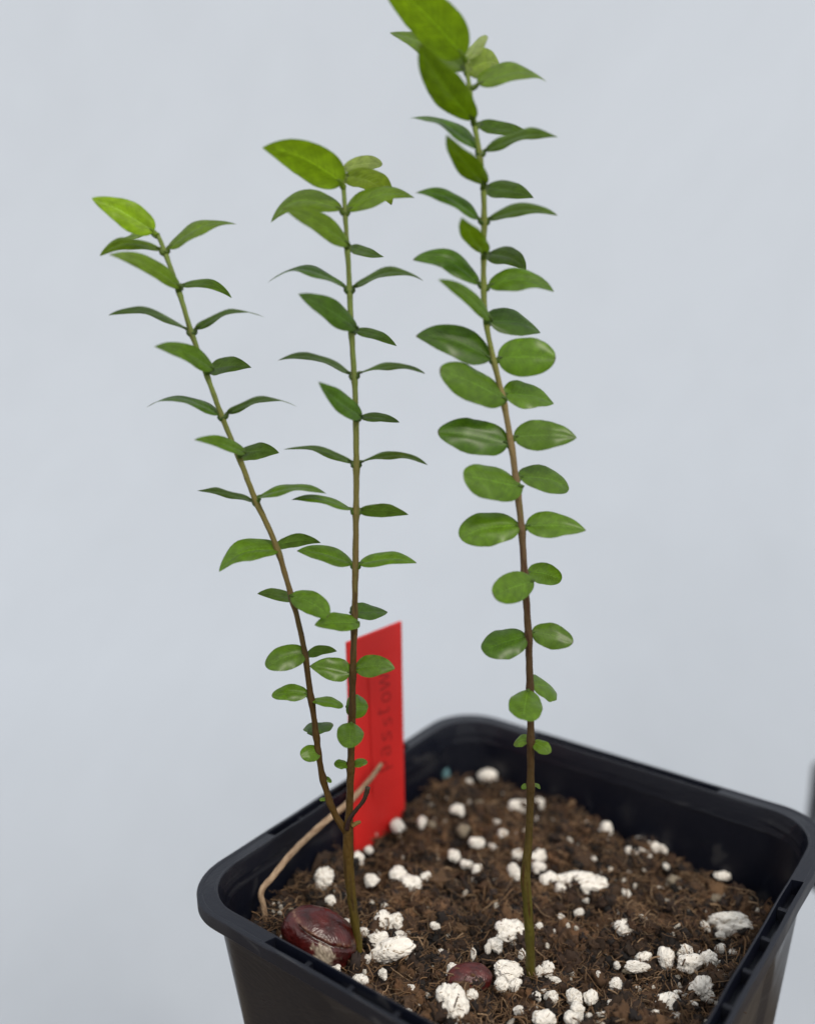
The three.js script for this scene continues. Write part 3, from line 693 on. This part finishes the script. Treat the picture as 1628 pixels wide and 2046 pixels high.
// ---------------------------------------------------------------- plants
const leafTex = (() => {
  const w = 512, h = 256, hash = rng(12), veins = [];
  for (let i = 0; i < 11; i++) veins.push(0.06 + 0.85 * i / 11 + (hash() - 0.5) * 0.03);
  const f = (u, v) => {
    const y = v * 2 - 1, a = Math.abs(y); let k = Math.exp(-((a / 0.035) ** 2)) * (1 - 0.5 * u);
    let s = 0; for (const b of veins) { const x = b + a * 0.22 - a * a * 0.05; s = Math.max(s, Math.exp(-(((u - x) / 0.008) ** 2)) * (1 - a)); }
    return [k, s];
  };
  const make = (fn, srgb) => { const d = new Uint8Array(w * h * 4); for (let y = 0; y < h; y++) for (let x = 0; x < w; x++) { const c = fn(x / w, y / h), k = (y * w + x) * 4; for (let i = 0; i < 3; i++) d[k + i] = clamp(c[i]) * 255; d[k + 3] = 255; } const t = new THREE.DataTexture(d, w, h); t.magFilter = THREE.LinearFilter; t.minFilter = THREE.LinearMipmapLinearFilter; t.generateMipmaps = true; if (srgb) t.colorSpace = THREE.SRGBColorSpace; t.needsUpdate = true; return t; };
  const spots = []; for (let i = 0; i < 26; i++) spots.push([hash(), hash(), 0.004 + 0.007 * hash()]);
  return {
    map: make((u, v) => { const [k, s] = f(u, v), n = 0.86 + 0.16 * fbm(u * 9, v * 5, 1, 3) + 0.10 * s + 0.26 * k - 0.07; let d = 0; for (const [a, b, r] of spots) { const q = Math.hypot(u - a, (v - b) * 0.5); if (q < r) d = 0.25 * (1 - q / r); } return [n + d, n * 0.985 + d, n * 0.95 + d]; }, true),
    bump: make((u, v) => { const [k, s] = f(u, v), n = 0.55 - 0.4 * k - 0.22 * s + 0.16 * fbm(u * 40, v * 20, 4, 3); return [n, n, n]; }),
  };
})();
const leafMat = new THREE.MeshPhysicalMaterial({ vertexColors: true, map: leafTex.map, bumpMap: leafTex.bump, bumpScale: 0.0004, roughness: 1, transmission: 0.48, thickness: 0, clearcoat: 0.9, clearcoatRoughness: 0.34, specularIntensity: 0.12, side: THREE.DoubleSide });
const youngMat = leafMat.clone(); youngMat.transmission = 0.52; youngMat.clearcoat = 0.3; youngMat.specularIntensity = 0.3;
const TONES = {
  d: [[0.105, 0.255, 0.005], [0.21, 0.34, 0.06]], m: [[0.170, 0.360, 0.008], [0.24, 0.40, 0.07]],
  m2: [[0.205, 0.375, 0.003], [0.26, 0.43, 0.02]], y: [[0.39, 0.68, 0.006], [0.40, 0.68, 0.010]],
  p: [[0.54, 0.72, 0.15], [0.54, 0.72, 0.17]], p2: [[0.38, 0.57, 0.03], [0.40, 0.58, 0.05]], l: [[0.24, 0.47, 0.015], [0.26, 0.48, 0.04]],
};
const OUTLINE = { a: [0.55, 0.95], e: [0.50, 0.82], o: [0.46, 0.50] };
function leafGeometry([Nd, Bs, Tp, Sd, Ar, Up, shape, tone, face], origin, seed) {
  const r = rng(900 + seed * 17), B = V(Bs).sub(origin), T = V(Tp).sub(origin), S = V(Sd), A = V(Ar), U = V(Up).normalize(), N0 = V(Nd).sub(origin);
  const nt = 26, k = 7, [a0, b0] = OUTLINE[shape], a = a0 * (0.92 + 0.16 * r()), b = b0 * (0.92 + 0.16 * r());
  const top = a / (a + b), peak = top ** a * (1 - top) ** b, W = S.length(), len = T.distanceTo(B);
  const bend = 0.25 * (r() - 0.3), P = (t) => B.clone().lerp(T, t).addScaledVector(A, 4 * t * (1 - t) * (1 + 0.25 * (2 * t - 1))).addScaledVector(U, -len * 0.05 * Math.max(0, t - 0.6) * 2.5 * (1 + bend));
  const fold = (shape === 'o' ? 0.10 : 0.26) + 0.12 * (r() - 0.4), cup = 0.20 + 0.16 * r(), wave = 0.04 + 0.06 * r(), ph = r() * 6, twist = (r() - 0.5) * 0.7, skew = [1 + 0.14 * (r() - 0.5), 1 + 0.14 * (r() - 0.5)], nick = r();
  const c0 = mixc(TONES[tone][0], TONES[tone][1], face === 'l' ? 0.5 : 0), tint = 0.86 + 0.28 * r();
  const pos = [], col = [], uv = [], idx = [];
  for (let i = 0; i <= nt; i++) {
    const t = (1 - Math.cos(Math.PI * i / nt)) / 2, p = P(t), tan = P(Math.min(1, t + 0.01)).sub(P(Math.max(0, t - 0.01))).normalize();
    const s = S.clone().normalize().applyAxisAngle(tan, twist * (t - 0.4)); s.addScaledVector(tan, -s.dot(tan)).normalize();
    const n = new THREE.Vector3().crossVectors(tan, s).normalize(); if (n.dot(U) < 0) n.negate();
    const hw = W * (t <= 0 || t >= 1 ? 0.004 : t ** a * (1 - t) ** b / peak);
    for (let j = -k; j <= k; j++) {
      const v = Math.sin(j / k * Math.PI / 2), av = Math.abs(v), side = v < 0 ? 0 : 1;
      const h2 = hw * skew[side] * (1 + 0.035 * noise(t * 9 + seed * 3.7, side * 5.3 + 1.1));
      const off = hw * (fold * av - cup * av * av + wave * av * av * Math.sin(t * 11 + ph + side * 2) - 0.05 * Math.exp(-((av / 0.12) ** 2)));
      const q = p.clone().addScaledVector(s, v * h2).addScaledVector(n, off);
      pos.push(q.x, q.y, q.z); uv.push(t, v * 0.5 + 0.5);
      const m = 0.93 + 0.14 * r() + 0.25 * noise(q.x * 700, q.y * 700, q.z * 700); let c = c0.map((x) => x * tint * m);
      if (av > 0.97) c = mixc(c, [0.20, 0.28, 0.06], 0.3);
      if (t > 0.985 && nick > 0.6) c = mixc(c, [0.13, 0.08, 0.03], 0.6);
      col.push(...c);
    }
  }
  const w = 2 * k + 1;
  for (let i = 0; i < nt; i++) for (let j = 0; j < w - 1; j++) { const x = i * w + j, y = x + w; idx.push(x, x + 1, y, x + 1, y + 1, y); }
  const g0 = geom(pos, idx, col, uv), m = (nt / 2 | 0) * w + k, nn = new THREE.Vector3().fromBufferAttribute(g0.attributes.normal, m);
  if (nn.dot(U) < 0) { const ix = g0.index.array; for (let i = 0; i < ix.length; i += 3) { const q = ix[i]; ix[i] = ix[i + 1]; ix[i + 1] = q; } g0.computeVertexNormals(); }
  const pr = Math.min(0.00044, len * 0.055), mid = N0.clone().lerp(B, 0.45).addScaledVector(T.clone().sub(B).normalize(), 0.0003).addScaledVector(U, -0.0001);
  const pet = tube([N0, mid, B, P(0.07)], (t) => pr * (1.25 - 0.85 * t), 9, 7, () => c0.map((x) => x * 0.9 + 0.01), 0);
  return mergeGeometries([g0, pet]);
}
function buildStem(name, rows, leaves, origin, colour, parent, mat) {
  const pts = rows.map((p) => V(p).sub(origin)), rad = rows.map((p) => p[3] * MM);
  // arc positions of the rows
  const nodes = leaves.map((l) => V(l[0]).sub(origin));
  const radius = (t, p) => {
    let best = 0, bd = 1e9; for (let i = 0; i < pts.length - 1; i++) { const ab = pts[i + 1].clone().sub(pts[i]), u = clamp(p.clone().sub(pts[i]).dot(ab) / ab.lengthSq()), d = pts[i].clone().addScaledVector(ab, u).distanceTo(p); if (d < bd) { bd = d; best = rad[i] + (rad[i + 1] - rad[i]) * u; } }
    let b = 0; for (const n of nodes) { const d = n.distanceTo(p); b = Math.max(b, Math.exp(-((d / 0.0011) ** 2))); }
    return best * (1 + 0.22 * b);
  };
  return mesh(name, tube(pts, radius, 300, 14, colour, 0.17), mat, parent);
}
const stemMat = new THREE.MeshPhysicalMaterial({ vertexColors: true, roughness: 0.6, specularIntensity: 0.45 });
stemMat.bumpMap = noiseTexture(128, (u, v) => { const n = 0.5 + 0.6 * tileFbm(u, v, 14, 3, 6); return [n, n, n]; }); stemMat.bumpScale = 0.00022;
const ramp = (stops) => (y) => { let i = 0; while (i < stops.length - 2 && y > stops[i + 1][0]) i++; return mixc(stops[i][1], stops[i + 1][1], clamp((y - stops[i][0]) / (stops[i + 1][0] - stops[i][0]))); };
const bark = (stops, origin, streak) => { const f = ramp(stops); return (t, a, p) => {
  const y = p.y + origin.y, c = f(y), n = fbm(Math.cos(a) * 1.6 + 3, Math.sin(a) * 1.6, y * 260, 3), s = clamp(0.5 + 2.2 * n);
  return mixc(mixc(c, c.map((x) => x * 0.6), s * 0.6), streak(y), sstep(0.12, 0.3, fbm(Math.cos(a) * 2.1, Math.sin(a) * 2.1 + 9, y * 90, 3)) * 0.85); }; };
function plant(name, label, origin, stems) {
  const g = thing(name, label, 'seedling', origin.toArray(), 'seedlings in the pot'); let n = 0;
  for (const [sname, rows, leaves, colour] of stems) {
    buildStem(sname, rows, leaves, origin, colour, g, stemMat);
    for (const l of leaves) { const young = 'yp'.includes(l[7][0]); mesh(num('leaf', n), leafGeometry(l, origin, ++n), young ? youngMat : leafMat, g); }
  }
  return g;
}
{
  const o = V(TALL_STEM[0]);
  plant('seedling', 'tall seedling with a single stem and many paired oval leaves', o, [['stem', TALL_STEM, TALL_LEAVES,
    bark([[0.068, [0.075, 0.060, 0.010]], [0.083, [0.095, 0.085, 0.012]], [0.093, [0.075, 0.055, 0.010]], [0.110, [0.060, 0.034, 0.010]], [0.140, [0.085, 0.050, 0.022]], [0.158, [0.20, 0.135, 0.065]], [0.172, [0.26, 0.20, 0.075]], [0.180, [0.20, 0.24, 0.05]], [0.225, [0.20, 0.28, 0.05]]], o, (y) => y < 0.15 ? [0.040, 0.008, 0.004] : [0.13, 0.12, 0.03])]]);
}
{
  const o = V(MIDDLE_STEM[0]);
  const stops = [[0.072, [0.11, 0.085, 0.010]], [0.083, [0.085, 0.060, 0.010]], [0.095, [0.078, 0.042, 0.007]], [0.125, [0.058, 0.031, 0.006]], [0.145, [0.15, 0.105, 0.035]], [0.158, [0.17, 0.15, 0.04]], [0.175, [0.17, 0.22, 0.05]], [0.21, [0.19, 0.27, 0.06]]];
  const streak = (y) => y < 0.14 ? [0.030, 0.014, 0.006] : [0.12, 0.12, 0.03];
  const g = plant('seedling_001', 'forked seedling with two leafy stems beside the maroon seed and red label', o, [['stem', MIDDLE_STEM, MIDDLE_LEAVES, bark(stops, o, streak)], ['stem_001', SIDE_STEM, SIDE_LEAVES, bark(stops, o, streak)]]);
  mesh('dead_shoot', tube(STUB.map((p) => V(p).sub(o)), STUB.map((p) => p[3] * MM), 30, 8, (t) => mixc([0.022, 0.007, 0.006], [0.035, 0.025, 0.014], t), 0.25), stemMat, g).userData.label = 'dark dead side shoot';
  mesh('bud', tube(BUD.map((p) => V(p).sub(o)), BUD.map((p) => p[3] * MM), 10, 8, () => [0.16, 0.11, 0.03], 0.2), stemMat, g);
}

// ---------------------------------------------------------------- seeds, label, twig
function seedMesh(name, label, centre, axes, rot, crack) {
  const nu = 110, nv = 70, pos = [], col = [], uv = [], idx = [];
  for (let i = 0; i <= nv; i++) for (let j = 0; j <= nu; j++) {
    const th = i / nv * Math.PI, ph = j / nu * 2 * Math.PI, d = new THREE.Vector3(Math.cos(th), Math.sin(th) * Math.cos(ph), Math.sin(th) * Math.sin(ph));
    let k = 1 + 0.10 * fbm(d.x * 1.3 + 5, d.y * 1.3, d.z * 1.3, 3) + 0.02 * fbm(d.x * 7, d.y * 7, d.z * 7, 2);
    k *= 1 - 0.10 * sstep(0.5, 1, d.x);
    let c = mixc(crack ? [0.018, 0.002, 0.002] : [0.035, 0.004, 0.004], crack ? [0.078, 0.008, 0.007] : [0.10, 0.013, 0.011], clamp(0.5 + 1.6 * fbm(d.x * 3, d.y * 3, d.z * 3, 3)));
    if (crack) {
      const e = d.y * 0.80 - d.z * 0.42 - 0.40 - 0.06 * d.x + 0.05 * noise(d.x * 3, 4), g = Math.exp(-((e / 0.028) ** 2)) * sstep(0.85, 0.6, Math.abs(d.x - 0.05));
      k -= 0.13 * g; c = mixc(c, [0.006, 0.002, 0.002], g * 0.8);
      const rim = Math.exp(-(((e - 0.07) / 0.05) ** 2)) * sstep(-0.1, 0.25, fbm(d.x * 9, d.y * 9, d.z * 9, 3) + 0.1);
      c = mixc(c, [0.28, 0.16, 0.10], rim * 0.5);
      const pd = Math.hypot(d.x - 0.16, d.y - 0.50, d.z - 0.85), pt = sstep(0.36, 0.20, pd + 0.45 * fbm(d.x * 6, d.y * 6, d.z * 6, 3));
      c = mixc(c, mixc([0.20, 0.16, 0.12], [0.45, 0.38, 0.29], clamp(0.5 + 2.5 * fbm(d.x * 24, d.y * 24, d.z * 24, 2))), pt);
    }
    pos.push(d.x * k * axes[0] * MM, d.y * k * axes[1] * MM, d.z * k * axes[2] * MM); col.push(...c); uv.push(j / nu * 3, i / nv * 3);
  }
  for (let i = 0; i < nv; i++) for (let j = 0; j < nu; j++) { const a = i * (nu + 1) + j, b = a + nu + 1; idx.push(a, b, a + 1, a + 1, b, b + 1); }
  const mat = new THREE.MeshPhysicalMaterial({ vertexColors: true, roughness: 0.32 });
  mat.bumpMap = leafTex.grain || (leafTex.grain = noiseTexture(128, (u, v) => { const n = 0.5 + 0.6 * tileFbm(u, v, 20, 3, 3); return [n, n, n]; })); mat.bumpScale = 0.00014;
  const m = mesh(name, geom(pos, idx, col, uv), mat); m.position.copy(V(centre)); m.rotation.set(...rot);
  m.userData = { label, category: 'seed' }; return m;
}
seedMesh('seed', 'large cracked maroon seed with a grey patch at the foot of the forked seedling', [SEED_A[0], SEED_A[1] - 1.4, SEED_A[2]], [7.3, 4.7, 5.2], [0.25, -0.25, -0.42], true);
seedMesh('seed_001', 'small dark red seed half buried beside the single stem', [SEED_B[0], SEED_B[1] + 0.5, SEED_B[2]], [4.2, 1.9, 2.6], [0.35, 0.1, -0.12], false);

{ // red plastic plant label, standing against the left wall of the pot
  const g = thing('plant_label', 'red plastic plant label with faint handwriting stuck in the soil', 'label', [0, 0, 0]);
  const [gx, gz] = toWorld(-0.0386, -0.0051); g.position.set(gx, 0.066, gz); g.rotation.y = TURN;
  const sh = new THREE.Shape(); // x across (pot z reversed), y up
  sh.moveTo(-0.0086, 0); sh.lineTo(0.0082, 0); sh.lineTo(0.0093, 0.0535); sh.lineTo(-0.0078, 0.0545); sh.closePath();
  const ex = new THREE.ExtrudeGeometry(sh, { depth: 0.0005, bevelEnabled: true, bevelSize: 0.0002, bevelThickness: 0.0001, bevelSegments: 2 });
  ex.rotateY(Math.PI / 2);
  const red = new THREE.MeshPhysicalMaterial({ roughness: 0.55 }); red.color.setStyle('rgb(213,38,35)');
  red.bumpMap = noiseTexture(128, (u, v) => { const n = 0.5 + 0.5 * tileFbm(u, v, 12, 3); return [n, n, n]; }); red.bumpMap.repeat.set(4, 4); red.bumpScale = 0.00001;
  mesh('plate', ex, red, g);
  const cv = document.createElement('canvas'); cv.width = 1024; cv.height = 320;
  const cx = cv.getContext('2d'); cx.fillStyle = 'rgb(213,38,35)'; cx.fillRect(0, 0, 1024, 320); cx.fillStyle = 'rgb(160,26,24)';
  { const hr = rng(5); let X = 120; for (const ch of 'Passtown') { const sz = 150 + 50 * hr(); cx.save(); cx.translate(X, 205 + 26 * (hr() - 0.5)); cx.rotate((hr() - 0.6) * 0.25); cx.font = 'italic ' + Math.round(sz) + 'px sans-serif'; cx.fillText(ch, 0, 0); cx.restore(); X += sz * (ch === 'w' ? 0.75 : ch === 't' ? 0.45 : 0.62); } }
  const tx = new THREE.CanvasTexture(cv); tx.colorSpace = THREE.SRGBColorSpace;
  const ink = red.clone(); ink.color.setRGB(1, 1, 1); ink.map = tx;
  const pg = new THREE.PlaneGeometry(0.031, 0.0105); pg.rotateZ(Math.PI / 2); pg.rotateY(Math.PI / 2);
  const w = mesh('handwriting', pg, ink, g); w.position.set(0.00075, 0.0330, -0.0030);
  w.userData.label = 'dark handwritten word running up the label';
}
{
  const o = V(TWIG[0]), t = mesh('dry_twig', tube(TWIG.map((p) => V(p).sub(o)), TWIG.map((p) => p[3] * MM), 90, 9, (t, a) => { const n = clamp(0.5 + 1.5 * fbm(Math.cos(a) + 2, Math.sin(a), t * 26, 3)); return mixc([0.20, 0.125, 0.075], [0.40, 0.29, 0.19], n); }, 0.22), stemMat);
  t.position.copy(o); t.userData = { label: 'thin dry tan twig leaning across the pot towards the red label', category: 'twig' };
}
renderer.render(scene, camera);
